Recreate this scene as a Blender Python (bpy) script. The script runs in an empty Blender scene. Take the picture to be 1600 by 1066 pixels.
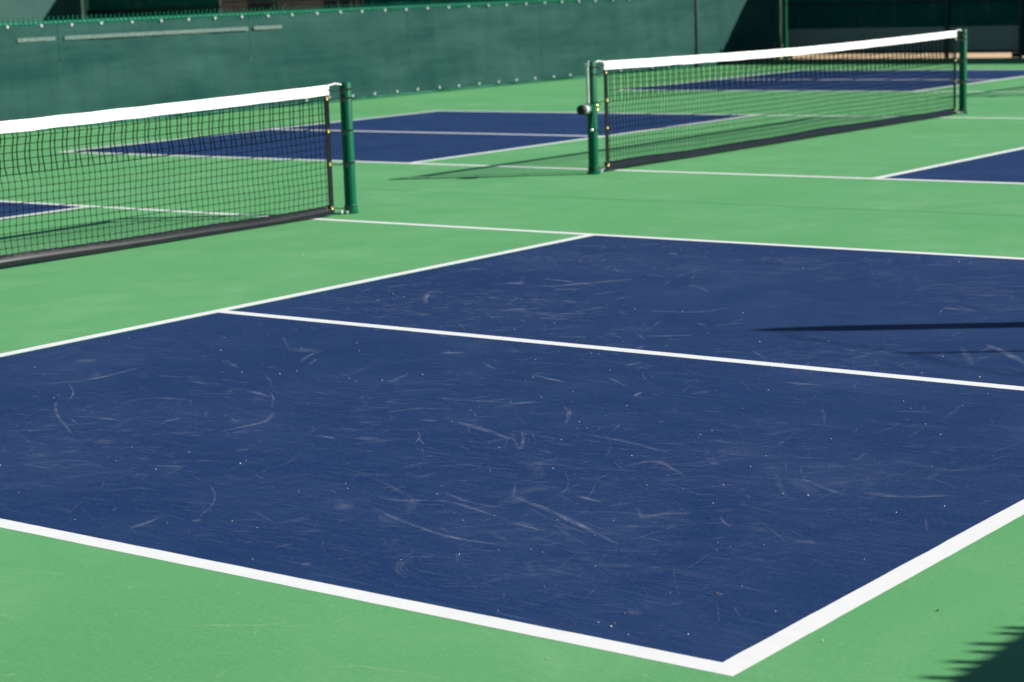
import bpy, math, random
from mathutils import Vector, Matrix, noise
R = math.radians
scene = bpy.context.scene

# ------------------------------------------------------------------ camera, sky, sun, exposure
cam_data = bpy.data.cameras.new('camera')
cam = bpy.data.objects.new('camera', cam_data)
scene.collection.objects.link(cam)
right = Vector((0.79913715, 0.60024698, -0.03291457))
up = Vector((-0.07748825, 0.15715051, 0.98452998))
fwd = Vector((-0.59613369, 0.784224, -0.1720969))
m = Matrix.Identity(4)
for i in range(3):
    m[i][0], m[i][1], m[i][2] = right[i], up[i], -fwd[i]
    m[i][3] = (8.67178774, -3.46369889, 1.42229467)[i]
cam.matrix_world = m
cam_data.sensor_width = 36
cam_data.lens = 36 * 3176.91 / 1600
cam_data.clip_start, cam_data.clip_end = 0.05, 600
cam_data.dof.use_dof = True
cam_data.dof.focus_distance = 6.3
cam_data.dof.aperture_fstop = 5.8
scene.camera = cam
scene.cycles.transparent_max_bounces = 48
scene.cycles.use_denoising = True
scene.cycles.use_adaptive_sampling = False

SUN_EL, SUN_AZ = R(29), R(32.5)
world = bpy.data.worlds.new('World')
scene.world = world
world.use_nodes = True
wn = world.node_tree
bg = wn.nodes['Background']
sky = wn.nodes.new('ShaderNodeTexSky')
sky.sky_type = 'NISHITA'
sky.sun_disc = False
sky.sun_elevation = SUN_EL
sky.sun_rotation = R(90) - SUN_AZ
sky.altitude = 2500
sky.dust_density = 0.2
sky.ozone_density = 1.5
wn.links.new(sky.outputs[0], bg.inputs[0])
bg.inputs[1].default_value = 0.05
sun_data = bpy.data.lights.new('sun', 'SUN')
sun_data.energy = 5.0
sun_data.angle = R(0.53)
sun_data.color = (1.0, 0.955, 0.885)
sun = bpy.data.objects.new('sun', sun_data)
scene.collection.objects.link(sun)
sdir = Vector((math.cos(SUN_EL) * math.cos(SUN_AZ), math.cos(SUN_EL) * math.sin(SUN_AZ), math.sin(SUN_EL)))
sun.rotation_euler = sdir.to_track_quat('Z', 'Y').to_euler()
sun.location = sdir * 60
scene.view_settings.view_transform = 'Standard'
scene.view_settings.look = 'None'
scene.view_settings.gamma = 1
scene.view_settings.exposure = 0.6

# ------------------------------------------------------------------ helpers
rnd = random.Random(7)

class MB:
    """collects faces and links them as one mesh object"""
    def __init__(self): self.v, self.f, self.w = [], [], {}
    def add(self, vs, fs):
        o = len(self.v); self.v += [tuple(a) for a in vs]
        self.f += [tuple(i + o for i in f) for f in fs]; return o
    def box(self, x0, x1, y0, y1, z0, z1, bev=0.0):
        if bev <= 0:
            vs = [(x, y, z) for x in (x0, x1) for y in (y0, y1) for z in (z0, z1)]
            self.add(vs, [(0,1,3,2),(4,6,7,5),(0,4,5,1),(2,3,7,6),(0,2,6,4),(1,5,7,3)]); return
        # chamfered on all vertical and top edges: stack of octagons
        def ring(i, z):
            a, b, c, d = x0 + i, x1 - i, y0 + i, y1 - i
            e = bev
            return [(a+e,c,z),(b-e,c,z),(b,c+e,z),(b,d-e,z),(b-e,d,z),(a+e,d,z),(a,d-e,z),(a,c+e,z)]
        rs = [ring(bev*.5, z0), ring(0, z0+bev*.5), ring(0, z1-bev*.5), ring(bev*.5, z1)]
        self.loft(rs)
    def loft(self, rings, cap=True, closed=True):
        n = len(rings[0]); vs = [p for r in rings for p in r]; fs = []
        for k in range(len(rings)-1):
            for i in range(n if closed else n-1):
                j = (i+1) % n
                fs.append((k*n+i, k*n+j, (k+1)*n+j, (k+1)*n+i))
        if cap:
            fs.append(tuple(range(n))[::-1]); fs.append(tuple((len(rings)-1)*n+i for i in range(n)))
        self.add(vs, fs)
    def tube(self, pts, r, n=6, cap=True):
        pts = [Vector(p) for p in pts]; rings = []; prev = None
        for i, p in enumerate(pts):
            t = (pts[min(i+1, len(pts)-1)] - pts[max(i-1, 0)]).normalized()
            a = prev if prev is not None else (Vector((0,0,1)) if abs(t.z) < .9 else Vector((1,0,0)))
            a = (a - t * a.dot(t)).normalized(); b = t.cross(a); prev = a
            rr = r[i] if isinstance(r, (list, tuple)) else r
            rings.append([p + (a*math.cos(2*math.pi*k/n) + b*math.sin(2*math.pi*k/n))*rr for k in range(n)])
        self.loft(rings, cap)
    def lathe(self, prof, n=24, c=(0,0,0), axis='z'):
        rings = []
        for r, z in prof:
            ring = []
            for k in range(n):
                a = 2*math.pi*k/n; u, v = r*math.cos(a), r*math.sin(a)
                ring.append((c[0]+u, c[1]+v, c[2]+z) if axis == 'z' else (c[0]+u, c[1]+z, c[2]+v) if axis == 'y' else (c[0]+z, c[1]+u, c[2]+v))
            rings.append(ring)
        self.loft(rings)
    def ball(self, c, r, n=10):
        self.lathe([(max(1e-4, r*math.sin(math.pi*i/n)), -r*math.cos(math.pi*i/n)) for i in range(n+1)], n+2, c)
    def build(self, name, mat, parent=None, smooth=True):
        me = bpy.data.meshes.new(name); me.from_pydata(self.v, [], self.f); me.update()
        if smooth and len(self.f):
            me.polygons.foreach_set('use_smooth', [True]*len(me.polygons))
            try: me.set_sharp_from_angle(angle=R(38))
            except Exception: pass
        me.materials.append(mat)
        o = bpy.data.objects.new(name, me); scene.collection.objects.link(o)
        if parent: o.parent = parent
        return o

def tag(o, label=None, cat=None, group=None, kind=None):
    if label: o['label'] = label
    if cat: o['category'] = cat
    if group: o['group'] = group
    if kind: o['kind'] = kind
    return o
def empty(name, loc):
    o = bpy.data.objects.new(name, None); scene.collection.objects.link(o); o.location = loc
    o.empty_display_size = .2
    return o
def copy_tree(o, parent=None):
    c = o.copy(); scene.collection.objects.link(c); c.parent = parent
    for ch in list(o.children): copy_tree(ch, c)
    return c

# ------------------------------------------------------------------ materials
class NT:
    def __init__(self, name):
        self.m = bpy.data.materials.new(name); self.m.use_nodes = True
        self.t = self.m.node_tree; self.b = self.t.nodes['Principled BSDF']
    def n(self, typ, **kw):
        x = self.t.nodes.new(typ)
        for k, v in kw.items():
            if k.startswith('_'): setattr(x, k[1:], v)
            else:
                x.inputs[k.replace('_', ' ')].default_value = v
        return x
    def l(self, a, b): self.t.links.new(a, b)
    def coord(self, scale=(1,1,1), rot=(0,0,0)):
        tc = self.n('ShaderNodeTexCoord'); mp = self.n('ShaderNodeMapping')
        mp.inputs['Scale'].default_value = scale; mp.inputs['Rotation'].default_value = rot
        self.l(tc.outputs['Object'], mp.inputs[0]); return mp.outputs[0]
    def noise(self, vec, scale, detail=4, rough=.55, dist=0):
        x = self.n('ShaderNodeTexNoise', Scale=scale, Detail=detail, Roughness=rough, Distortion=dist)
        self.l(vec, x.inputs['Vector']); return x.outputs['Fac']
    def ramp(self, fac, lo, hi, a=0.0, b=1.0):
        x = self.n('ShaderNodeMapRange'); x.inputs[1].default_value = lo; x.inputs[2].default_value = hi
        x.inputs[3].default_value = a; x.inputs[4].default_value = b; self.l(fac, x.inputs[0]); return x.outputs[0]
    def mix(self, fac, a, b):
        x = self.n('ShaderNodeMix', _data_type='RGBA')
        for s, v in ((0, fac), (6, a), (7, b)):
            if hasattr(v, 'is_output'): self.l(v, x.inputs[s])
            else: x.inputs[s].default_value = v if s == 0 else (*v, 1)
        return x.outputs[2]
    def math(self, op, a, b=0.0):
        x = self.n('ShaderNodeMath', _operation=op)
        for i, v in enumerate((a, b)):
            if hasattr(v, 'is_output'): self.l(v, x.inputs[i])
            else: x.inputs[i].default_value = v
        return x.outputs[0]
    def bump(self, h, strength=.2, dist=.01):
        x = self.n('ShaderNodeBump', Strength=strength, Distance=dist); self.l(h, x.inputs['Height']); self.l(x.outputs[0], self.b.inputs['Normal'])
    def base(self, c):
        if hasattr(c, 'is_output'): self.l(c, self.b.inputs['Base Color'])
        else: self.b.inputs['Base Color'].default_value = (*c, 1)
    def rough(self, r, spec=.5, metal=0):
        self.b.inputs['Roughness'].default_value = r; self.b.inputs['Specular IOR Level'].default_value = spec; self.b.inputs['Metallic'].default_value = metal

def mat_simple(name, col, rough=.5, spec=.5, metal=0, var=.12, scale=9):
    t = NT(name); v = t.coord()
    f = t.ramp(t.noise(v, scale, 5), .3, .7)
    t.base(t.mix(f, tuple(c*(1-var) for c in col), tuple(min(1, c*(1+var)) for c in col)))
    t.rough(rough, spec, metal); return t.m

def mat_court(name, col, dust, dust_amt, streak_amt):
    t = NT(name); v = t.coord()
    big = t.ramp(t.noise(v, .55, 3, .5), .35, .68)
    mid = t.ramp(t.noise(v, 2.6, 5, .62, .6), .38, .75)
    c = t.mix(t.math('MULTIPLY', big, .35), col, tuple(a*.78 for a in col))
    d = t.math('MULTIPLY', t.math('MULTIPLY', mid, t.ramp(t.noise(v, .9, 2), .35, .65)), dust_amt)
    c = t.mix(d, c, dust)
    # fine brushed streaks left by the squeegee and by shoes, in several directions
    for rot, sc in ((18, 40), (36, 75), (52, 52), (71, 30), (128, 44), (162, 30)):
        sv = t.coord((1.8, sc, 1), (0, 0, R(rot)))
        s = t.ramp(t.noise(sv, 2.4, 7, .72, .35), .555, .70)
        s = t.math('MULTIPLY', s, t.ramp(t.noise(t.coord(rot=(0, 0, R(rot*3))), 1.1, 3), .42, .68))
        c = t.mix(t.math('MULTIPLY', s, streak_amt), c, dust)
    g = t.noise(v, 420, 2, .6)
    c = t.mix(t.math('MULTIPLY', t.ramp(g, .45, .8), .28), c, dust)
    g3 = t.noise(v, 75, 3, .7)
    c = t.mix(t.math('MULTIPLY', t.ramp(g3, .5, .72), .30), c, dust)
    c = t.mix(t.math('MULTIPLY', t.ramp(t.noise(v, 130, 2, .6), .55, .75), .18), c, tuple(a*.6 for a in col))
    t.base(c); t.rough(.66, .16)
    t.bump(g, .22, .002)
    return t.m

M = {}
M['green'] = mat_court('court green acrylic', (.100, .355, .127), (.26, .50, .27), .42, .30)
M['blue'] = mat_court('court blue acrylic', (.0034, .0268, .106), (.058, .100, .205), .30, .82)
M['line'] = mat_simple('white line paint', (.80, .81, .80), .6, .3, var=.03, scale=14)
M['dirt'] = mat_simple('tan dirt', (.62, .45, .29), .95, .1, var=.3, scale=30)
M['post'] = mat_simple('green powder coat', (.001, .098, .046), .45, .14, var=.10)
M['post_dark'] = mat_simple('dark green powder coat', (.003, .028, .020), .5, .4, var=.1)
M['vinyl_green'] = mat_simple('green vinyl coated wire', (.002, .185, .105), .5, .3)
M['net'] = mat_simple('black net cord', (.003, .009, .007), .9, .05)
M['band'] = mat_simple('white vinyl net band', (.84, .84, .82), .5, .35, var=.025, scale=5)
M['btape'] = mat_simple('black vinyl tape', (.005, .008, .009), .22, .32, var=.3, scale=6)
M['brass'] = mat_simple('brass', (.62, .42, .16), .3, .5, .9)
M['steel'] = mat_simple('zinc plated steel', (.75, .76, .76), .28, .5, .9)
M['black'] = mat_simple('black rubber', (.010, .014, .013), .6, .3)
M['plastic_white'] = mat_simple('white plastic tie', (.46, .52, .49), .5, .4, var=.06)
M['webbing'] = mat_simple('grey white webbing', (.60, .62, .60), .8, .2)
M['stucco'] = mat_simple('brown stucco', (.26, .19, .14), .9, .2, var=.25, scale=3)
M['grit'] = mat_simple('pale grit', (.78, .77, .73), .9, .2, var=.3, scale=60)
M['grit_brown'] = mat_simple('brown grit', (.30, .17, .07), .9, .2, var=.3, scale=60)

def mat_screen(name, col, light, amt, blot=None):
    t = NT(name); v = t.coord()
    c = t.mix(t.math('MULTIPLY', t.ramp(t.noise(t.coord((1, .35, 1.6)), 1.5, 5, .6, .4), .36, .72), amt), col, light)
    # faint horizontal weave bands and vertical crease lines
    w = t.ramp(t.noise(t.coord((1, .12, 9)), 2.2, 4, .6), .5, .75)
    c = t.mix(t.math('MULTIPLY', w, .25), c, light)
    u = t.ramp(t.noise(t.coord((6, 6, .25)), 2.0, 4, .6), .52, .75)
    c = t.mix(t.math('MULTIPLY', u, .22), c, tuple(a*.7 for a in col))
    if blot:
        b = t.ramp(t.noise(t.coord((1.5, 1.5, 1.1)), 2.1, 5, .6, .8), .52, .68)
        c = t.mix(t.math('MULTIPLY', b, .7), c, blot)
    t.base(c); t.rough(.9, .08)
    t.bump(t.noise(v, 160, 2), .25, .004)
    return t.m
M['screen'] = mat_screen('green windscreen mesh', (.0115, .052, .045), (.034, .091, .078), .85)
M['screen_far'] = mat_screen('dark green windscreen mesh', (.003, .070, .060), (.006, .085, .072), .5, (.07, .10, .092))
M['screen_grey'] = mat_screen('charcoal kick band mesh', (.24, .255, .225), (.32, .33, .29), .5)
M['screen_pale'] = mat_screen('pale green windscreen mesh', (.036, .086, .075), (.052, .108, .094), .6)  # paler green than the near screens
M['strip'] = mat_simple('painted sunlit ground strip', (.115, .165, .145), .8, .2, var=.35, scale=40)  # sunlit ground behind the screen, put into the colour

def mat_scuff(name, col):
    t = NT(name)
    at = t.n('ShaderNodeAttribute'); at.attribute_name = 'wear'
    st = t.n('ShaderNodeAttribute'); st.attribute_name = 'stroke'   # metres along, metres across, per-stroke offset
    mp = t.n('ShaderNodeMapping'); mp.inputs['Scale'].default_value = (14, 330, 1); t.l(st.outputs['Vector'], mp.inputs[0])
    v = t.coord()
    k = t.math('MULTIPLY', at.outputs['Fac'], t.ramp(t.noise(mp.outputs[0], 1.0, 4, .7), .38, .64))
    k = t.math('MULTIPLY', k, t.ramp(t.noise(v, 160, 3, .75), .30, .58))
    k = t.math('MULTIPLY', k, t.ramp(t.noise(v, 13, 3, .6), .28, .6))
    t.base(col); t.rough(.8, .15)
    tr = t.n('ShaderNodeBsdfTransparent'); mx = t.n('ShaderNodeMixShader')
    t.l(k, mx.inputs[0]); t.l(tr.outputs[0], mx.inputs[1]); t.l(t.b.outputs[0], mx.inputs[2])
    t.l(mx.outputs[0], t.t.nodes['Material Output'].inputs[0])
    return t.m
M['scuff_blue'] = mat_scuff('pale rubber scuffs', (.33, .36, .50))
M['scuff_green'] = mat_scuff('pale scuffs on green', (.55, .70, .42))

SCUFFS = [
  (0.0051, 0.5, [(2.766,1.526),(2.855,1.467),(2.929,1.411),(3.014,1.324),(3.068,1.255)]),
  (0.0071, 0.6, [(2.983,1.285),(3.087,1.192),(3.225,1.086),(3.371,0.993),(3.52,0.896)]),
  (0.0159, 0.6, [(2.698,1.474),(2.785,1.602),(2.791,1.748),(2.777,1.888)]),
  (0.0113, 0.5, [(3.245,1.111),(3.361,1.145),(3.489,1.145)]),
  (0.0169, 0.7, [(3.615,1.212),(3.632,1.276)]),
  (0.0138, 0.65, [(3.905,1.183),(3.923,1.271),(3.932,1.369),(3.895,1.445),(3.849,1.503)]),
  (0.005, 0.5, [(3.763,1.388),(3.805,1.355),(3.847,1.33)]),
  (0.0162, 0.6, [(3.489,1.743),(3.573,1.724),(3.656,1.692)]),
  (0.005, 0.5, [(3.601,1.754),(3.687,1.679),(3.773,1.577)]),
  (0.0118, 0.6, [(4.247,1.305),(4.327,1.298)]),
  (0.0121, 0.5, [(4.158,1.01),(4.206,1.084)]),
  (0.014, 0.7, [(4.079,0.734),(4.179,0.772)]),
  (0.004, 0.6, [(4.399,0.651),(4.471,0.599),(4.537,0.54),(4.603,0.456),(4.639,0.391),(4.678,0.33)]),
  (0.0166, 0.5, [(4.681,0.314),(4.672,0.345)]),
  (0.0127, 0.55, [(4.573,0.179),(4.573,0.233),(4.556,0.311)]),
  (0.0059, 0.6, [(4.394,0.279),(4.367,0.321)]),
  (0.011, 0.6, [(5.007,0.686),(5.12,0.634),(5.251,0.588),(5.397,0.551),(5.508,0.553),(5.593,0.557)]),
  (0.0142, 0.45, [(4.932,0.789),(5.023,0.782),(5.143,0.836),(5.269,0.812),(5.446,0.753)]),
  (0.019, 0.55, [(4.486,1.693),(4.654,1.64),(4.837,1.563)]),
  (0.0059, 0.6, [(4.55,1.438),(4.641,1.365)]),
  (0.004, 0.5, [(4.602,1.362),(4.553,1.446),(4.491,1.513)]),
  (0.0131, 0.5, [(4.187,1.971),(4.31,1.977),(4.489,2.028)]),
  (0.0086, 0.5, [(3.923,2.584),(4.049,2.502)]),
  (0.0143, 0.5, [(4.202,1.678),(4.27,1.798),(4.39,1.833)]),
  (0.0122, 0.6, [(4.382,1.651),(4.45,1.667)]),
  (0.0127, 0.5, [(3.159,1.77),(3.336,1.781)]),
  (0.004, 0.45, [(3.238,2.062),(3.382,1.968),(3.557,1.817)]),
  (0.012, 0.45, [(2.966,2.163),(3.139,2.055)]),
  (0.0112, 0.55, [(3.281,2.259),(3.228,2.349),(3.191,2.441),(3.195,2.508)]),
  (0.015, 0.4, [(3.347,2.231),(3.283,2.349)]),
  (0.0075, 0.3, [(2.786,2.679),(3.103,2.397)]),
  (0.0075, 0.4, [(3.687,0.545),(3.833,0.541)]),
  (0.0108, 0.4, [(3.742,0.633),(3.851,0.676)]),
  (0.0128, 0.45, [(3.708,0.787),(3.76,0.852)]),
  (0.0124, 0.5, [(2.795,3.626),(2.683,3.757),(2.573,3.923),(2.56,4.048)]),
  (0.0081, 0.4, [(3.709,1.857),(3.817,1.822)]),
  (0.0189, 0.4, [(3.864,2.095),(3.825,2.254)]),
  (0.0139, 0.4, [(3.077,1.811),(2.969,1.797)]),
  (0.05, 0.3, [(3.036,2.458),(3.184,2.475)]),
  (0.05, 0.3, [(2.45,1.838),(2.489,1.922)]),
  (0.0239, 0.5, [(3.669,2.68),(3.742,2.708)]),
  (0.0236, 0.3, [(5.22,0.163),(5.25,0.172)]),
  (0.0085, 0.25, [(5.5,0.446),(5.567,0.366)]),
  (0.004, 0.4, [(5.636,0.311),(5.698,0.255)]),
  (0.0049, 0.25, [(4.771,0.85),(4.696,0.994)]),
  (0.0108, 0.35, [(5.075,0.92),(5.23,0.861),(5.362,0.865)]),
  (0.016, 0.3, [(3.249,1.314),(3.271,1.475),(3.461,1.514)]),
  (0.0432, 0.25, [(4.376,1.343),(4.46,1.358)]),
  (0.0094, 0.6, [(4.688,2.055),(4.748,2.003),(4.799,1.928),(4.866,1.819)]),
  (0.0077, 0.5, [(4.811,1.598),(4.94,1.469),(4.869,1.581),(4.78,1.689)]),
  (0.0132, 0.7, [(4.266,2.463),(4.441,2.409)]),
  (0.0143, 0.5, [(4.5,2.012),(4.582,2.099)]),
  (0.0094, 0.7, [(4.804,2.317),(4.784,2.396)]),
  (0.0087, 0.5, [(4.547,2.544),(4.68,2.455)]),
  (0.019, 0.5, [(4.461,2.771),(4.471,2.87)]),
  (0.0135, 0.55, [(5.273,0.983),(5.464,0.9),(5.661,0.798),(5.826,0.709)]),
  (0.0094, 0.45, [(5.446,0.753),(5.598,0.715)]),
  (0.0106, 0.55, [(5.422,1.077),(5.539,1.046)]),
  (0.004, 0.35, [(5.491,1.033),(5.456,1.111),(5.396,1.227)]),
  (0.0143, 0.45, [(5.714,0.961),(5.754,1.02),(5.814,1.078)]),
  (0.0059, 0.45, [(5.894,1.092),(5.937,1.036),(5.985,0.998)]),
  (0.0129, 0.5, [(5.885,1.553),(5.989,1.496),(6.078,1.443)]),
  (0.0187, 0.45, [(6.082,1.499),(6.185,1.499),(6.269,1.537),(6.352,1.598)]),
  (0.0133, 0.35, [(5.011,1.732),(5.204,1.703),(5.441,1.612)]),
  (0.0186, 0.55, [(5.137,2.77),(5.295,2.783)]),
  (0.0225, 0.6, [(5.463,3.776),(5.588,3.658),(5.786,3.436)]),
  (0.0249, 0.65, [(4.935,4.511),(5.075,4.488)]),
  (0.011, 0.6, [(4.979,4.577),(5.096,4.487)]),
  (0.0201, 0.4, [(4.287,3.707),(4.371,3.81)]),
  (0.0073, 0.5, [(4.726,3.263),(4.88,3.111)]),
  (0.0081, 0.3, [(5.467,2.454),(5.604,2.216)]),
  (0.0164, 0.3, [(5.392,3.704),(5.589,3.37)]),
  (0.006, 0.45, [(5.916,1.836),(5.892,1.935)]),
  (0.0175, 0.3, [(6.18,0.98),(6.261,0.971)]),
  (0.0113, 0.35, [(5.761,0.442),(5.883,0.431)]),
  (0.0057, 0.3, [(6.378,1.333),(6.438,1.217)]),
  (0.0083, 0.3, [(5.648,1.052),(5.727,0.96)]),
  (0.0139, 0.3, [(5.351,1.441),(5.413,1.53),(5.582,1.409)]),
  (0.0041, 0.3, [(5.221,1.314),(5.337,1.169),(5.395,1.051)]),
  (0.0185, 0.35, [(4.966,2.439),(4.99,2.526)]),
  (0.0128, 0.4, [(5.09,1.34),(5.218,1.356)]),
  (0.0085, 0.4, [(6.251,0.484),(6.272,0.476)]),
  (0.0046, 0.35, [(5.299,0.948),(5.552,0.814),(5.725,0.741)]),
  (0.0061, 0.25, [(5.618,1.871),(5.576,2.088)]),
  (0.0133, 0.4, [(5.02,3.446),(5.204,3.396)]),
  (0.0111, 0.3, [(5.143,3.287),(5.185,3.529)]),
  (0.0132, 0.35, [(5.7,2.51),(5.831,2.559)]),
  (0.0084, 0.3, [(4.103,3.474),(3.993,3.789)]),
  (0.0182, 0.4, [(3.239,3.692),(3.519,3.619),(3.742,3.67)]),
  (0.0196, 0.4, [(3.535,3.739),(3.603,3.932)]),
  (0.0167, 0.7, [(2.81,4.502),(2.972,4.486),(3.208,4.421)]),
  (0.0225, 0.7, [(2.955,4.273),(3.047,4.382),(3.142,4.528),(3.24,4.684)]),
  (0.0097, 0.55, [(2.795,3.644),(2.692,3.752),(2.627,3.859),(2.544,4.07)]),
  (0.05, 0.5, [(2.733,4.31),(2.835,4.338)]),
  (0.0321, 0.5, [(3.32,3.988),(3.41,3.946)]),
  (0.0072, 0.45, [(2.652,5.056),(2.553,5.212),(2.542,5.279)]),
  (0.05, 0.55, [(2.893,5.529),(2.941,5.559)]),
  (0.0201, 0.5, [(3.235,3.602),(3.283,3.698),(3.364,3.751)]),
  (0.0324, 0.4, [(3.154,3.927),(3.247,3.986)]),
  (0.0197, 0.45, [(3.509,3.659),(3.626,3.729)]),
  (0.0221, 0.5, [(3.633,4.547),(3.614,4.621),(3.791,4.472)]),
  (0.0213, 0.5, [(4.175,3.35),(4.257,3.402),(4.336,3.46)]),
  (0.0081, 0.45, [(4.082,3.412),(4.225,3.274)]),
  (0.0107, 0.5, [(4.309,3.076),(4.286,3.171)]),
  (0.0201, 0.6, [(3.654,2.667),(3.726,2.714)]),
  (0.0226, 0.5, [(3.422,3.156),(3.455,3.192)]),
  (0.0112, 0.5, [(4.188,3.726),(4.282,3.659)]),
  (0.0078, 0.4, [(4.326,3.759),(4.304,3.918)]),
  (0.0168, 0.4, [(3.518,4.095),(3.527,4.24)]),
  (0.0223, 0.5, [(2.27,3.946),(2.329,4.076)]),
  (0.0044, 0.3, [(2.695,4.122),(3.075,3.812)]),
  (0.0213, 0.4, [(3.506,3.538),(3.656,3.56)]),
  (0.0192, 0.35, [(3.807,3.894),(4.034,3.965),(4.119,4.187)]),
  (0.0349, 0.4, [(2.228,4.65),(2.331,4.629)]),
  (0.008, 0.5, [(3.468,4.597),(3.434,4.693)]),
  (0.0179, 0.35, [(3.335,4.168),(3.395,4.357)]),
  (0.0282, 0.35, [(3.082,4.214),(3.206,4.353)]),
  (0.0077, 0.35, [(3.885,3.967),(4.064,3.838)]),
  (0.0073, 0.4, [(4.058,4.085),(4.109,3.965)]),
]

# ------------------------------------------------------------------ setting: ground, court surface, paint
LW = .063
b = MB(); b.add([(-300,-300,-.02),(300,-300,-.02),(300,300,-.02),(-300,300,-.02)], [(0,1,2,3)])
tag(b.build('ground', M['dirt'], smooth=False), kind='structure')
FY = 28.15          # far end fence
b = MB(); b.box(-27.6, 9.3, -16, FY - .03, -.016, 0)
tag(b.build('court_surface', M['green'], smooth=False), kind='structure')

COURTS = [ # x shift, y of near sideline, width, left kitchen, right kitchen, left base, right base
    (0.0, 0.0, 6.096, -2.2654, 2.067, -6.583, 6.583),
    (.0545, 9.441, 5.792, -2.2654, 2.067, -6.583, 6.583),
    (-.1307, 19.218, 5.075, -2.2654, 2.067, -6.583, 6.583)]
def stripe(mb, x0, x1, y0, y1, z):
    along_x = (x1-x0) > (y1-y0); a0, a1, c0, c1 = (x0, x1, y0, y1) if along_x else (y0, y1, x0, x1)
    n = max(4, int((a1-a0)/.03)); L_, R_ = [], []
    for i in range(n+1):
        a = a0+(a1-a0)*i/n
        e0 = .0016*noise.noise((a*9, c0*3, 1)) + .0009*noise.noise((a*31, c0*3, 4)); e1 = .0016*noise.noise((a*9, c1*3, 2)) + .0009*noise.noise((a*31, c1*3, 6))
        L_.append((a, c0+e0, z) if along_x else (c0+e0, a, z)); R_.append((a, c1+e1, z) if along_x else (c1+e1, a, z))
    mb.add(L_+R_, [((i, i+1, n+2+i, n+1+i) if along_x else (i, n+1+i, n+2+i, i+1)) for i in range(n)])
def sheet(mb, x0, x1, y0, y1, z):
    mb.add([(x0,y0,z),(x1,y0,z),(x1,y1,z),(x0,y1,z)], [(0,1,2,3)])
for dx, D, W, kl, kr, bl, br in COURTS:
    LW = .063 if D == 0 else .073
    for x0, x1 in ((bl, kl), (kr, br)):
        b = MB(); sheet(b, x0+dx+.01, x1+dx-.01, D+.01, D+W-.01, .0002)
        tag(b.build('blue_court', M['blue'], smooth=False), kind='structure')
    b = MB(); z = .0005
    x0, x1 = bl+dx, br+dx
    stripe(b, x0, x1, D, D+LW, z); stripe(b, x0, x1, D+W-LW, D+W, z)
    for xs in ((x0, x0+LW), (x1-LW, x1), (kl+dx, kl+dx+LW), (kr+dx-LW, kr+dx)):
        stripe(b, xs[0], xs[1], D+LW-.003, D+W-LW+.003, z+.0001)
    c = D + W/2 - .0
    stripe(b, x0+LW, kl+dx, c-LW/2, c+LW/2, z); stripe(b, kr+dx, x1-LW, c-LW/2, c+LW/2, z)
    tag(b.build('court_lines', M['line'], smooth=False), kind='structure')

# hairline crack across the green strip between the courts
b = MB(); pl = []; pr = []
n = 120
for i in range(n+1):
    x = -2.2 + 9.0*i/n
    y = 7.68 + .018*(x) + .02*noise.noise((x*1.7, 3, 1)) + .012*noise.noise((x*9, 1, 5))
    w = max(.002, (.012 + .010*noise.noise((x*2.3, 7, 2))) * min(1, .35 + .16*(x+2.2)))
    pl.append((x, y-w*.5, .0004)); pr.append((x, y+w*.5, .0004))
b.add(pl+pr, [(i, i+1, n+2+i, n+1+i) for i in range(n)])
M['crack'] = mat_simple('dark green hairline crack', (.035, .16, .06), .9, .1)  # darker green than the court, fills the crack line
tag(b.build('surface_crack', M['crack'], smooth=False), kind='structure')

# ------------------------------------------------------------------ scuffs and grit on the paint
def catmull(pts, k):
    out = []
    P = [pts[0]] + list(pts) + [pts[-1]]
    for i in range(1, len(P)-2):
        for j in range(k):
            t = j/k; r_ = []
            for a in range(2):
                p0, p1, p2, p3 = P[i-1][a], P[i][a], P[i+1][a], P[i+2][a]
                r_.append(.5*((2*p1)+(-p0+p2)*t+(2*p0-5*p1+4*p2-p3)*t*t+(-p0+3*p1-3*p2+p3)*t**3))
            out.append(tuple(r_))
    out.append(pts[-1]); return out
class Scuff:
    def __init__(self): self.v, self.f, self.a, self.s = [], [], [], []
    def stroke(self, pts, width, alpha, z, k=7):
        q = catmull(pts, k); n = len(q); o = len(self.v); run = 0.0; off = (o*.37) % 50; z = z*(1 + .4*rnd.random())
        for i, p in enumerate(q):
            a = q[max(0, i-1)]; c = q[min(n-1, i+1)]
            d = Vector((c[0]-a[0], c[1]-a[1])); d = d.normalized() if d.length > 1e-7 else Vector((1, 0))
            nx, ny = -d.y, d.x; t = i/(n-1)
            if i: run += math.hypot(p[0]-q[i-1][0], p[1]-q[i-1][1])
            w = width*(.35+.65*math.sin(math.pi*min(1, .12+.86*t)))*(1+.35*noise.noise((p[0]*14, p[1]*14, width*100)))
            al = alpha*(math.sin(math.pi*t)**.6 if 0 < t < 1 else 0)
            for s, aa in ((-.5, 0), (-.2, al), (.2, al), (.5, 0)):
                self.v.append((p[0]+nx*w*s, p[1]+ny*w*s, z)); self.a.append(aa); self.s += [run, w*s, off]
        for i in range(n-1):
            for s in range(3):
                self.f.append((o+i*4+s, o+i*4+s+1, o+i*4+5+s, o+i*4+4+s))
    def build(self, name, mat):
        me = bpy.data.meshes.new(name); me.from_pydata(self.v, [], self.f)
        at = me.attributes.new('wear', 'FLOAT', 'POINT'); at.data.foreach_set('value', self.a)
        st = me.attributes.new('stroke', 'FLOAT_VECTOR', 'POINT'); st.data.foreach_set('vector', self.s)
        me.materials.append(mat); o = bpy.data.objects.new(name, me); scene.collection.objects.link(o); return o
SB, SG = Scuff(), Scuff()
for w, a, pts in SCUFFS: SB.stroke(pts, w*2.0, min(1, a*1.35), .0003)
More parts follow.
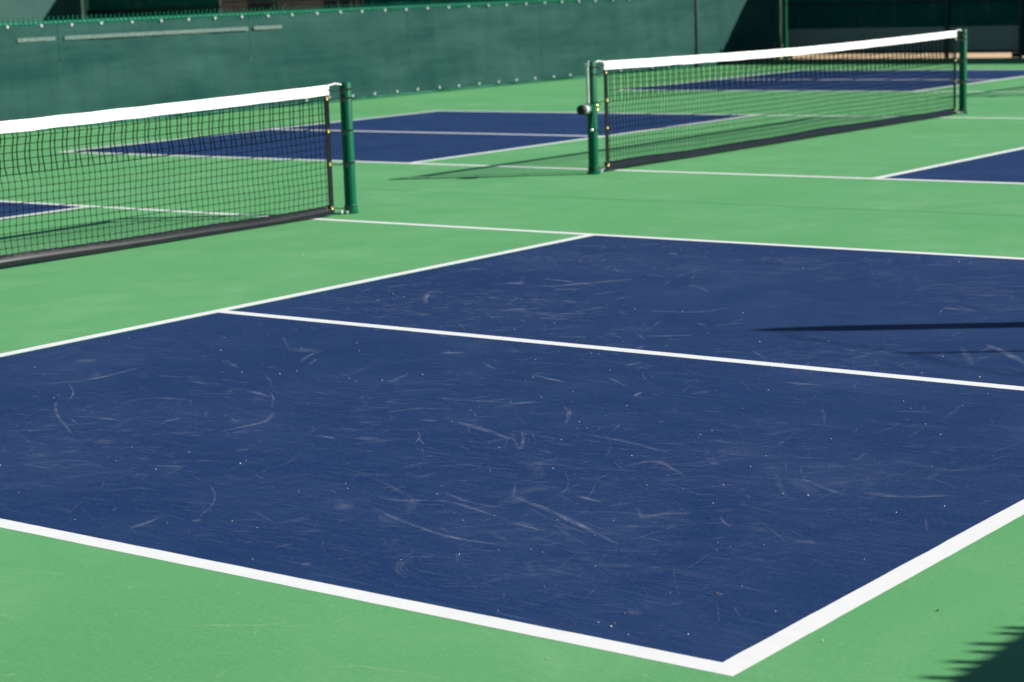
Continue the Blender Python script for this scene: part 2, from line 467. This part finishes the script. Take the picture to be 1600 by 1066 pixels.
def random_strokes(S, n, x0, x1, y0, y1, lmin, lmax, wmin, wmax, amin, amax, z):
    c = 0
    while c < n:
        x, y = rnd.uniform(x0, x1), rnd.uniform(y0, y1)
        if rnd.random() > .35 + .9*noise.noise((x*.8, y*.8, 4.2)): continue
        c += 1
        L = lmin + (lmax-lmin)*rnd.random()**2.6; th = rnd.choice([rnd.gauss(.55, .45), rnd.uniform(0, math.pi)]); cur = rnd.gauss(0, .55)
        pts = []
        for i in range(4):
            s = (i/3-.5)*L; a = th + cur*s
            pts.append((x+s*math.cos(a), y+s*math.sin(a)))
        if any(not (x0 < p[0] < x1 and y0 < p[1] < y1) for p in pts): c -= 0; continue
        S.stroke(pts, rnd.uniform(wmin, wmax)*(.6+.4*L/lmax), rnd.uniform(amin, amax), z, 4)
random_strokes(SB, 300, 2.10, 6.0, .4, 6.0, .06, .40, .008, .028, .08, .34, .0003)
random_strokes(SB, 4200, 2.10, 6.49, .09, 6.0, .012, .11, .003, .009, .08, .50, .0003)
random_strokes(SB, 3600, 2.10, 5.2, .6, 6.0, .012, .14, .003, .010, .08, .60, .0003)
random_strokes(SB, 2600, 2.10, 6.4, .1, 6.0, .05, .34, .0018, .0050, .15, .75, .0003)
random_strokes(SB, 600, 2.10, 6.3, .2, 6.0, .05, .25, .020, .075, .08, .26, .0003)
random_strokes(SB, 1500, 2.10, 6.49, 3.1, 6.0, .04, .30, .006, .022, .12, .6, .0003)
random_strokes(SB, 240, -6.5, -2.25, 9.6, 15.1, .1, .7, .01, .03, .1, .35, .0003)
random_strokes(SB, 70, 2.2, 5.5, 9.6, 11.5, .1, .6, .01, .03, .1, .4, .0003)
random_strokes(SG, 320, -1.6, 2.0, 2.0, 6.0, .05, .4, .006, .025, .30, 1.0, .0002)
random_strokes(SG, 300, 2.0, 8.2, -1.6, -.05, .03, .4, .003, .014, .30, 1.0, .0002)
random_strokes(SG, 260, 6.66, 8.4, -.8, 3.0, .03, .3, .003, .012, .30, 1.0, .0002)
random_strokes(SG, 420, -3, 6.5, 6.2, 9.3, .06, .5, .008, .03, .30, 1.0, .0002)
random_strokes(SG, 160, -1.9, 1.9, 9.6, 15, .1, .7, .01, .03, .30, 1.0, .0002)
tag(SB.build('scuff_marks', M['scuff_blue']), kind='stuff')
tag(SG.build('faint_scuff_marks', M['scuff_green']), kind='stuff')
def grit(mb, x, y, r):
    n = 6; z = .0006
    rings = []
    for zz, k in ((0, .7), (.45, 1), (.95, .5)):
        rings.append([(x+r*k*math.cos(2*math.pi*i/n+r*900)*rnd.uniform(.7, 1.2), y+r*k*math.sin(2*math.pi*i/n+r*900)*rnd.uniform(.6, 1.1), z+zz*r*1.1) for i in range(n)])
    mb.loft(rings)
g1, g2 = MB(), MB()
for x, y in [(3.881,2.278),(3.381,2.035),(3.827,.873),(4.122,.699),(4.3,.884),(4.238,4.014),(4.658,3.435),(4.88,1.875),(4.958,1.807),(4.874,1.447),(6.631,.297),(6.183,.141),(5.925,1.375),(5.995,1.39),(2.52,3.607),(2.8,2.303),(4.406,5.825),(3.812,5.321),(5.709,3.163),(5.163,2.621)]:
    grit(g1, x, y, rnd.uniform(.0016, .0032))
for x, y in [(5.874,.31),(6.177,.164),(5.545,1.261),(6.255,.477),(6.156,.234),(6.75,.62)]: grit(g2, x, y, rnd.uniform(.0022, .0036))
for i in range(230): grit(g1, rnd.uniform(2.2, 6.5), rnd.uniform(.1, 6), rnd.uniform(.0010, .0022))
for i in range(40): grit(g1, rnd.uniform(4.5, 8), rnd.uniform(-1, .9), rnd.uniform(.001, .002))
tag(g1.build('pale_grit', M['grit']), kind='stuff')
tag(g2.build('brown_grit', M['grit_brown']), kind='stuff')

# ------------------------------------------------------------------ net posts
PH = .845; PR = .0385
def make_post(label):
    root = empty('net_post', (0, 0, 0)); tag(root, label, 'net post', 'green steel net posts')
    p = MB(); p.lathe([(PR, .004), (PR, PH-.006), (PR-.004, PH), (.001, PH+.001)], 28); p.build('pole', M['post'], root)
    c = MB(); c.lathe([(PR+.012, .002), (PR+.012, .010), (PR+.004, .016), (PR+.004, .05), (PR+.001, .056)], 28); c.build('base_collar', M['post'], root)
    return root
def bolts(root, s):
    # two white plastic anchor knobs beside the base, on the net side
    for yy, xx in ((.062, .018), (.098, .002)):
        k = MB(); k.ball((xx, s*yy, .016), .013, 8); k.build('anchor_knob', M['plastic_white'], root)

def make_winch(root):
    # outer side is -y: reel, gear wheel, crank handle, cable running down from the top pulley
    s = MB(); s.box(-.010, .010, -PR-.018, -PR-.010, .52, PH-.012); w = s.build('winch_strap', M['webbing'], root)
    u = MB(); u.lathe([(.004, -.012), (.021, -.012), (.021, .012), (.004, .012)], 18, (0, -PR-.006, PH-.014), 'x'); u.build('pulley', M['steel'], root)
    h = MB(); h.box(-.030, .030, -PR-.03, -PR+.010, .44, .53, .008); hs = h.build('winch_housing', M['post'], root)
    r = MB(); r.lathe([(.010, -.05), (.036, -.05), (.038, -.044), (.030, -.036), (.030, -.006), (.036, 0), (.010, 0)], 22, (.0, -PR-.03, .492), 'y'); r.build('reel', M['plastic_white'], root)
    g = MB(); g.lathe([(.008, -.038), (.033, -.038), (.037, -.032), (.037, -.006), (.033, 0), (.008, 0)], 26, (0, -PR-.080, .490), 'y'); g.build('gear_wheel', M['black'], root)
    k = MB(); k.tube([(.040, -PR-.012, .475), (.042, -PR-.024, .42), (.045, -PR-.042, .345)], [.011, .009, .008], 8)
    k.build('crank_handle', M['post'], root)
    q = MB(); q.ball((.05, -PR-.046, .338), .013, 8); q.build('handle_knob', M['steel'], root)
    for z, y in ((.512, .012), (.478, .026)):
        b_ = MB(); b_.lathe([(.002, -.004), (.011, -.004), (.012, .004), (.006, .008), (.001, .009)], 12, (PR+.001 if False else math.sqrt(PR*PR-y*y)+.002, y, z), 'x'); b_.build('brass_bolt', M['brass'], root)

# ------------------------------------------------------------------ nets
HALF = 3.27; TE = 3.105           # post distance and end of the net tape from the net's middle
SAG = [.792, .046, 1.3]
def ztop(y): return SAG[0] + SAG[1]*abs(y/TE)**SAG[2]
def zbot(y): return .017 + .005*math.sin(y*1.9+.6) + .003*math.sin(y*4.1)
SP = .0435
def cord_xy(y, z, seed):
    zn = z/.8
    dy = .010*noise.noise((y*.9, z*7, seed)) + .016*noise.noise((seed, z*8.0, y*.25)) + .004*noise.noise((y*23, z*23, seed))
    dx = .018*noise.noise((y*.8, z*2.4, seed+9)) + .006*noise.noise((y*7, z*6, seed+3))
    e = min(1, (TE-abs(y))/.25); k = min(1, max(0, (ztop(y)-.054-z))/.08, max(0, (z-zbot(y)-.06))/.06)
    return dx*e, dy*e*k
def make_net(label, seed):
    root = empty('pickleball_net', (0, 0, 0)); tag(root, label, 'net', 'nets across the courts')
    nv = int(2*TE/SP); mesh = MB(); ud = MB()
    rows = 17; split = 6
    def P(i, j, top):
        y = -TE + (i+.5)*2*TE/nv
        a, c = zbot(y)+.046, ztop(y)-.054
        z = c - (c-a)*j/rows
        dx, dy = cord_xy(y, z, seed)
        if top and j < split: dy += (.009 if i % 2 else -.004) + .008*math.sin(j*.9+seed+y*.5)*(.6+.4*math.sin(y*1.3))*min(1, (TE-abs(y))/.5)*(1 if 0 < j else 0)
        return (dx, y+dy, z)
    for i in range(nv):
        pts = [P(i, j, True) for j in range(0, split+1)]
        mesh_pts2 = [P(i, j, True) for j in range(split, rows+1)]
        ud.tube(pts, [.0028 + (.0014 if j else 0) for j in range(len(pts))], 4, False)
        mid = []
        for a, c in zip(mesh_pts2[:-1], mesh_pts2[1:]):
            mid += [a, tuple((a[q]*.5+c[q]*.5) for q in range(3))]
        mid.append(mesh_pts2[-1])
        mesh.tube(mid, [.0031 if k % 2 == 0 else .0016 for k in range(len(mid))], 4, False)
    for j in range(1, rows):
        up_ = j <= split
        (ud if up_ else mesh).tube([P(i, j, True) for i in range(nv)], (.0026 if j == split else .0021) if up_ else .0016, 4, False)
    mesh.build('lower_netting', M['net'], root); ud.build('upper_netting', M['net'], root)
    # white band: folded vinyl over the cable
    rings = []; N_ = 90
    for i in range(N_+1):
        y = -TE + 2*TE*i/N_; t = ztop(y) + .0025*noise.noise((y*5, seed, 2)); bt = t - .063 - .003*noise.noise((y*4, seed, 8))
        ox = .004*noise.noise((y*2.2, seed, 5)); fl = .004 + .003*noise.noise((y*3.1, 4, seed))
        rings.append([(ox-.0045-fl, y, bt), (ox-.006, y, bt+.02), (ox-.006, y, t-.010), (ox-.0035, y, t-.002), (ox, y, t), (ox+.0035, y, t-.002), (ox+.006, y, t-.010), (ox+.006, y, bt+.02), (ox+.0045+fl, y, bt), (ox, y, bt+.010)])
    q = MB(); q.loft(rings); band = q.build('top_band', M['band'], root)
    # bottom tape: limp folded vinyl, upper side turned up a little
    rings = []; N_ = 260
    for i in range(N_+1):
        y = -TE + 2*TE*i/N_; z0 = zbot(y)-.012; s = .0016*math.sin(y*2*math.pi/SP*.5) + .003*noise.noise((y*6, seed, 1))
        lean = .006 + .006*noise.noise((y*.7, seed, 12)); k = 1 + .25*noise.noise((y*1.5, 3, seed))
        prof = [(-.018, .063+s), (-.013, .0645+s), (-.0065*k, .052), (.0005*k, .037), (.0045*k, .025), (.0050*k, .014), (.003, .004), (-.004, .003), (-.010, .03)]
        rings.append([(x+lean*(z/.07-.5)*-1, y, z0+z) for x, z in prof])
    q = MB(); q.loft(rings); q.build('bottom_tape', M['btape'], root)
    for s in (-1, 1):
        q = MB(); y0, y1 = sorted((s*TE, s*(TE-.046)))
        q.box(-.004, .004, y0, y1, .028, ztop(TE)-.072, .003); st = q.build('side_tape', M['btape'], root)
        for z in (ztop(TE)-.085, .545, .335, .052):
            g = MB(); g.lathe([(.004, 0), (.013, 0), (.0135, .002), (.011, .005), (.006, .006), (.003, .004)], 14, (.0045, s*(TE-.023), z), 'x'); g.build('grommet', M['brass'], st)
        for z in (ztop(TE)-.03, ztop(TE)-.085, .545, .335, .052):
            c = MB(); yy = s*(TE-.023)
            c.tube([(.006, yy, z), (.008, s*(TE+.01), z-.004), (.004, s*(HALF-.1), z-.012), (PR*.6, s*(HALF-PR*.7), z-.008)], .0035, 5)
            ring = [(PR*1.04*math.cos(a), s*HALF+PR*1.04*math.sin(a), z-.008+.004*math.sin(a+1)) for a in [2*math.pi*k/20 for k in range(21)]]
            c.tube(ring, .0045, 5); c.tube([(PR*.7, s*(HALF-PR*.9), z-.01), (PR*.9, s*(HALF-PR*1.5), z-.03), (PR*.6, s*(HALF-PR*1.9), z-.022)], .0028, 5)
            c.build('tie_cord', M['black'], root)
        c = MB(); c.tube([(0, s*(TE-.03), ztop(TE)-.008), (0, s*(TE+.07), ztop(TE)+.004), (0, s*(HALF-PR+.01), PH-.014)], .0062, 8); c.build('headline_cable', M['webbing'], root)
    return root

NETS = [(-.112, 3.14, 'low net at left, its white band running off the left edge of the photo', 1.0),
        (-.094, 12.43, 'net in the middle distance strung between two green posts, reaching the dark far fence', 2.0),
        (-.20, 22.21, 'farthest net, beyond the right edge, seen only by its shadow', 3.0)]
POSTS = [('green net post outside the left edge holding the hidden end of the left net', 'green net post with brass grommets beside it at the right end of the left net'),
         ('green net post with a crank winch and white strap, nearest end of the middle net', 'green net post at the middle net\'s far right end, before the charcoal fence band'),
         ('green net post of the farthest net, just outside the right edge', 'last green net post of the farthest net, outside the right edge')]
plain = make_post(POSTS[0][1]); bolts(plain, -1)
winch = make_post(POSTS[0][0]); bolts(winch, 1); make_winch(winch)
used = set()
for k, (x, y, lab, seed) in enumerate(NETS):
    SAG[:] = [.791, .047, 1.35] if k != 1 else [.809, .029, 1.5]
    net = make_net(lab, seed); net.location = (x, y, 0)
    for proto, s, lab2 in ((winch, -1, POSTS[k][0]), (plain, 1, POSTS[k][1])):
        o = proto if proto.name not in used else copy_tree(proto)
        used.add(proto.name); o['label'] = lab2; o.location = (x, y+s*HALF, 0)

# ------------------------------------------------------------------ fences
def screen_panel(axis, a0, a1, z0, z1, off, seed, amp=.013, step=.06):
    """hanging fabric from a0 to a1; axis 'y' hangs in the plane x = off, axis 'x' in y = off; thin two-sided cloth"""
    mb = MB(); na = max(2, int((a1-a0)/step)); nz = max(4, int((z1-z0)/.05))
    def pt(i, j, side):
        a = a0+(a1-a0)*i/na; z = z0+(z1-z0)*j/nz
        ft = ((z-z0)/(z1-z0))
        d = amp*(1.2*noise.noise((a*1.1, z*.8, seed)) + .8*noise.noise((a*4.5+z*2.0, z*1.4, seed+3)) + .5*noise.noise((a*2.2-z*5, z*3+a, seed+6)))
        d += amp*.8*math.sin(a*2*math.pi/.45)*max(0, ft-.75)*3*noise.noise((a*.6, 1, seed))
        d += .0058*math.sin(a*2*math.pi/.4515+1.1+.8*noise.noise((a*.9, 3, seed)))*(.35+.65*noise.noise((a*.5, z*.6, seed+2)))
        z2 = z + (.006*noise.noise((a*1.8, 2, seed)) if j in (0, nz) else 0)
        return (off+d+side, a, z2) if axis == 'y' else (a, off-d-side, z2)
    for side in (0, -.003):
        o = [pt(i, j, side) for i in range(na+1) for j in range(nz+1)]
        fs = [(i*(nz+1)+j, (i+1)*(nz+1)+j, (i+1)*(nz+1)+j+1, i*(nz+1)+j+1) for i in range(na) for j in range(nz)]
        mb.add(o, fs)
    return mb
def chain_tips(axis, a0, a1, z0, z1, off, mesh=.082, rr=.0042, jit=.003):
    mb = MB(); n = int((a1-a0)/mesh)
    for i in range(n):
        a = a0+i*mesh + jit*rnd.uniform(-1, 1); h = z1 + .016*noise.noise((i*3.3, 1.3, off)) + jit*rnd.uniform(-1.0, .8)
        for pts in ([(a, z0), (a+mesh*.5, h-.022), (a+mesh*.53, h-.008), (a+mesh*.64, h)], [(a+mesh, z0), (a+mesh*.5, h-.022), (a+mesh*.47, h-.006), (a+mesh*.40, h-.002)]):
            mb.tube([(off, p, z) if axis == 'y' else (p, off, z) for p, z in pts], rr, 4, False)
    return mb

FX = -9.2
lf = empty('court_fence', (FX, 16, 0))
tag(lf, 'low chain link fence along the left side, covered by a sunlit green windscreen', 'fence')
def put(mb, name, mat, root):
    o = mb.build(name, mat, root); o.matrix_parent_inverse = Matrix.Translation(-root.location); return o
FPOSTS = [5.75, 8.80, 11.85, 14.90, 17.95, 21.0, 24.05, 28.12]
for y in FPOSTS:
    p = MB(); p.lathe([(.030, -.01), (.030, 1.17), (.022, 1.185), (.001, 1.19)], 14, (FX-.055, y, 0)); put(p, 'fence_post', M['post'], lf)
p = MB(); p.lathe([(.036, -.01), (.036, 1.20), (.028, 1.22), (.001, 1.225)], 18, (FX+.012, 25.31, 0)); put(p, 'gate_post', M['post_dark'], lf)  # near-black colour stands in for the shaded gap between the screens
edges = [5.75, 8.80, 11.85, 14.90, 17.95, 21.0, 25.27]
for i, (a, c) in enumerate(zip(edges[:-1], edges[1:])):
    w = put(screen_panel('y', a+.0025, c-.0025, .036, 1.165, FX, 1.7), 'windscreen', M['screen'], lf)
    w['label'] = 'sunlit green mesh windscreen panel'
    z = MB()
put(screen_panel('y', 25.36, 28.145, .036, 1.165, FX, 1.7), 'windscreen', M['screen'], lf)
t_ = MB(); t_.tube([(FX-.03, 5.7, 1.183), (FX-.03, 28.12, 1.183)], .023, 10); put(t_, 'top_rail', M['vinyl_green'], lf)
t_ = MB(); t_.tube([(FX-.02, 5.7, .022), (FX-.02, 28.12, .022)], .010, 8); put(t_, 'bottom_wire', M['vinyl_green'], lf)
put(chain_tips('y', 5.75, 28.1, 1.13, 1.25, FX-.004, .07, .006), 'chain_link_mesh', M['vinyl_green'], lf)
k = 0
y = 9.80
ties = []
while y < 27.6:
    if abs(y-25.31) > .1:
        ties.append((y, 1.152));
        if y > 15.5 and not 17.5 < y < 17.8: ties.append((y+.18, .066))
    y += .4515
for y, z in ties[:98]:
    g = MB(); g.lathe([(.004, 0), (.015, 0), (.016, .003), (.012, .006), (.005, .007)], 10, (FX+.010, y+rnd.uniform(-.02, .02), z+rnd.uniform(-.004, .004)), 'x')
    g.tube([(FX+.014, y, z), (FX+.010, y+.008, z+.016), (FX-.01, y+.006, z+.022)], .0035, 5)
    put(g, 'zip_tie', M['plastic_white'], lf)
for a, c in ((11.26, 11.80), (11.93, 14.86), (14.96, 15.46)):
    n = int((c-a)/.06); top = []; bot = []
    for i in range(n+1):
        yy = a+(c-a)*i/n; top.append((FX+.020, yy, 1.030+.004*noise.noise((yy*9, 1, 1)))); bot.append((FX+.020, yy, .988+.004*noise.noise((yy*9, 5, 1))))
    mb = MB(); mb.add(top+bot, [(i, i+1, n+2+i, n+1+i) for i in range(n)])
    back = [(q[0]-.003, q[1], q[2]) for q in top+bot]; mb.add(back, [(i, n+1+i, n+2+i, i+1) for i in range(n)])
    put(mb, 'sunlit_strip', M['strip'], lf)  # pale colour stands in for sunlit ground glimpsed through the mesh

# tall fence across the far end
H = 2.27
ff = empty('end_fence', (-9, FY, 0))
tag(ff, 'tall dark shaded fence across the far end with a charcoal band above a tan gap', 'fence')
for x in (-22.9, -18.9, -15.7, -12.4, -6.06, -4.77, -1.7, 1.4, 4.5, 7.6):
    p = MB(); p.lathe([(.032, -.01), (.032, H+.03), (.024, H+.05), (.001, H+.055)], 14, (x, FY-.045, 0)); put(p, 'fence_post', M['post_dark'], ff)
p = MB(); p.lathe([(.036, -.01), (.036, H+.03), (.028, H+.05), (.001, H+.055)], 16, (FX+.045, FY+.05, 0)); put(p, 'corner_post', M['post'], ff)
q = MB(); q.box(-9.26, -9.06, FY+.13, FY+.14, 0, H); put(q, 'lacing_strip', M['screen_far'], ff)
p = MB(); p.lathe([(.036, -.01), (.036, H+.03), (.028, H+.05), (.001, H+.055)], 16, (-27.20, FY+.05, 0)); put(p, 'corner_post', M['post'], ff)
q = MB(); q.box(-27.3, -27.1, FY+.13, FY+.14, 0, H); put(q, 'lacing_strip', M['screen_far'], ff)
for i, (a, c, z0, z1, mt) in enumerate([(-27.12, -22.95, .05, 1.15, 'screen_far'), (-27.12, -22.95, 1.15, H, 'screen_far'), (-18.85, -9.24, .05, H, 'screen_far'),
        (-9.09, -4.80, .515, H, 'screen_far'), (-9.09, -4.79, .118, .52, 'screen_grey'), (-4.79, 9.0, .02, H, 'screen_far')]):
    o = put(screen_panel('x', a, c, z0, z1, FY + (.012 if mt == 'screen_grey' else 0), 60+i, .006, .12), 'windscreen' if mt != 'screen_grey' else 'kick_band', M[mt], ff)
    if mt == 'screen_grey': o['label'] = 'charcoal grey mesh band'
q = MB(); q.tube([(-27.2, FY+.02, H+.01), (9.0, FY+.02, H+.01)], .022, 8); put(q, 'top_rail', M['post_dark'], ff)
q = MB(); q.box(-27.12, -22.95, FY-.04, FY-.015, 1.06, 1.19); put(q, 'mid_rail', M['black'], ff)
q = MB(); q.tube([(-9.13, FY-.03, .945), (-4.8, FY-.03, .915)], .012, 8); put(q, 'mid_rail', M['post_dark'], ff)
q = MB(); q.box(-9.09, -4.79, FY-.004, FY+.01, .078, .122); put(q, 'hem_board', M['black'], ff)
q = MB(); q.box(-4.94, -4.79, FY-.002, FY+.008, .002, .076); put(q, 'gap_board', M['black'], ff)
# open barred section
for x in (-21.35, -21.1, -19.55, -19.2):
    q = MB(); q.tube([(x, FY, .05), (x, FY, H)], .026, 8); put(q, 'gate_bar', M['post_dark'], ff)
for z in (.55, 1.27, 1.9):
    q = MB(); q.tube([(-22.87, FY+.03, z), (-18.93, FY+.03, z)], .018, 8); put(q, 'gate_rail', M['post_dark'], ff)

# neighbouring fence at the far left
nf = empty('neighbour_fence', (-27.25, 16, 0))
tag(nf, 'tall pale green screened fence in the top left corner, half in shadow', 'fence')
put(screen_panel('y', 2, FY-.005, .05, 2.2, -27.25, 90, .008, .12), 'windscreen', M['screen_pale'], nf)
for y in (5, 8, 11, 14, 17, 20, 23, 26):
    p = MB(); p.lathe([(.032, -.01), (.032, 2.24), (.024, 2.26), (.001, 2.265)], 12, (-27.31, y, 0)); put(p, 'fence_post', M['post'], nf)
q = MB(); q.tube([(-27.28, 2, 2.21), (-27.28, FY-.06, 2.21)], .021, 8); put(q, 'top_rail', M['post'], nf)

# near side fence beside the photographer: only its toothed shadow falls into the lower right corner
rf = empty('near_fence', (8.86, 2, 0))
tag(rf, 'low screened fence outside the lower right corner, casting the toothed shadow there', 'fence')
put(screen_panel('y', -9, 22, .03, 1.200, 8.80, 120, .006, .15), 'windscreen', M['screen'], rf)
put(chain_tips('y', -4, 4, 1.15, 1.222, 8.79, .066, .0105, .014), 'chain_link_mesh', M['vinyl_green'], rf)
q = MB(); q.tube([(8.85, -9, 1.16), (8.85, 22, 1.16)], .02, 8); put(q, 'top_rail', M['vinyl_green'], rf)
for y in range(-9, 23, 3):
    p = MB(); p.lathe([(.030, -.01), (.030, 1.15), (.022, 1.165), (.001, 1.17)], 12, (8.88, y, 0)); put(p, 'fence_post', M['post'], rf)

# pole outside the right edge that throws the long dark shadow over the blue paint
px, py = 8.93, 6.50
pole = empty('court_pole', (px, py, 0))
tag(pole, 'tall green pole outside the right edge, casting the dark bar of shadow on blue', 'pole')
p = MB(); p.lathe([(.070, 0), (.068, 2.70), (.054, 2.80), (.026, 2.90), (.001, 2.91)], 18); p.build('shaft', M['post'], pole)
p = MB(); p.lathe([(.11, 0), (.11, .014), (.07, .02), (.063, .03)], 18); p.build('base_plate', M['post'], pole)
q = MB(); q.tube([(0, 0, 2.86), (-.011, -.25, 2.74), (.066, -.45, 2.6), (.154, -.596, 2.5), (.315, -.835, 2.42), (.557, -.95, 2.38)], .0045, 6); q.build('shadow_cable', M['black'], pole)  # unseen cable, invented to cast the faint slanting shadow
q = MB(); q.tube([(.154, -.596, 2.5), (.16, -.59, 2.22)], .014, 6); q.build('shadow_rod', M['post'], pole)  # unseen rod, added to cast a thin second shadow

# brown building beyond the open section of the end fence
bl_ = empty('brown_building', (-24, 36, 0))
tag(bl_, 'brown stucco building in shade behind the barred opening of the far fence', 'building')
q = MB(); q.box(-40, -12.5, 36, 42, -.02, 3.6); put(q, 'wall', M['stucco'], bl_)
q = MB(); q.box(-40.3, -12.2, 35.7, 42.3, 3.6, 3.85); put(q, 'roof', M['post_dark'], bl_)
for x in (-29.2, -26.5, -24.4):
    q = MB(); q.box(x-.5, x+.5, 35.95, 35.995, 1.0, 2.2); put(q, 'window', M['black'], bl_)
    s_ = MB(); s_.box(x-.6, x+.6, 35.9, 35.995, .93, .995); put(s_, 'window_sill', M['stucco'], bl_)
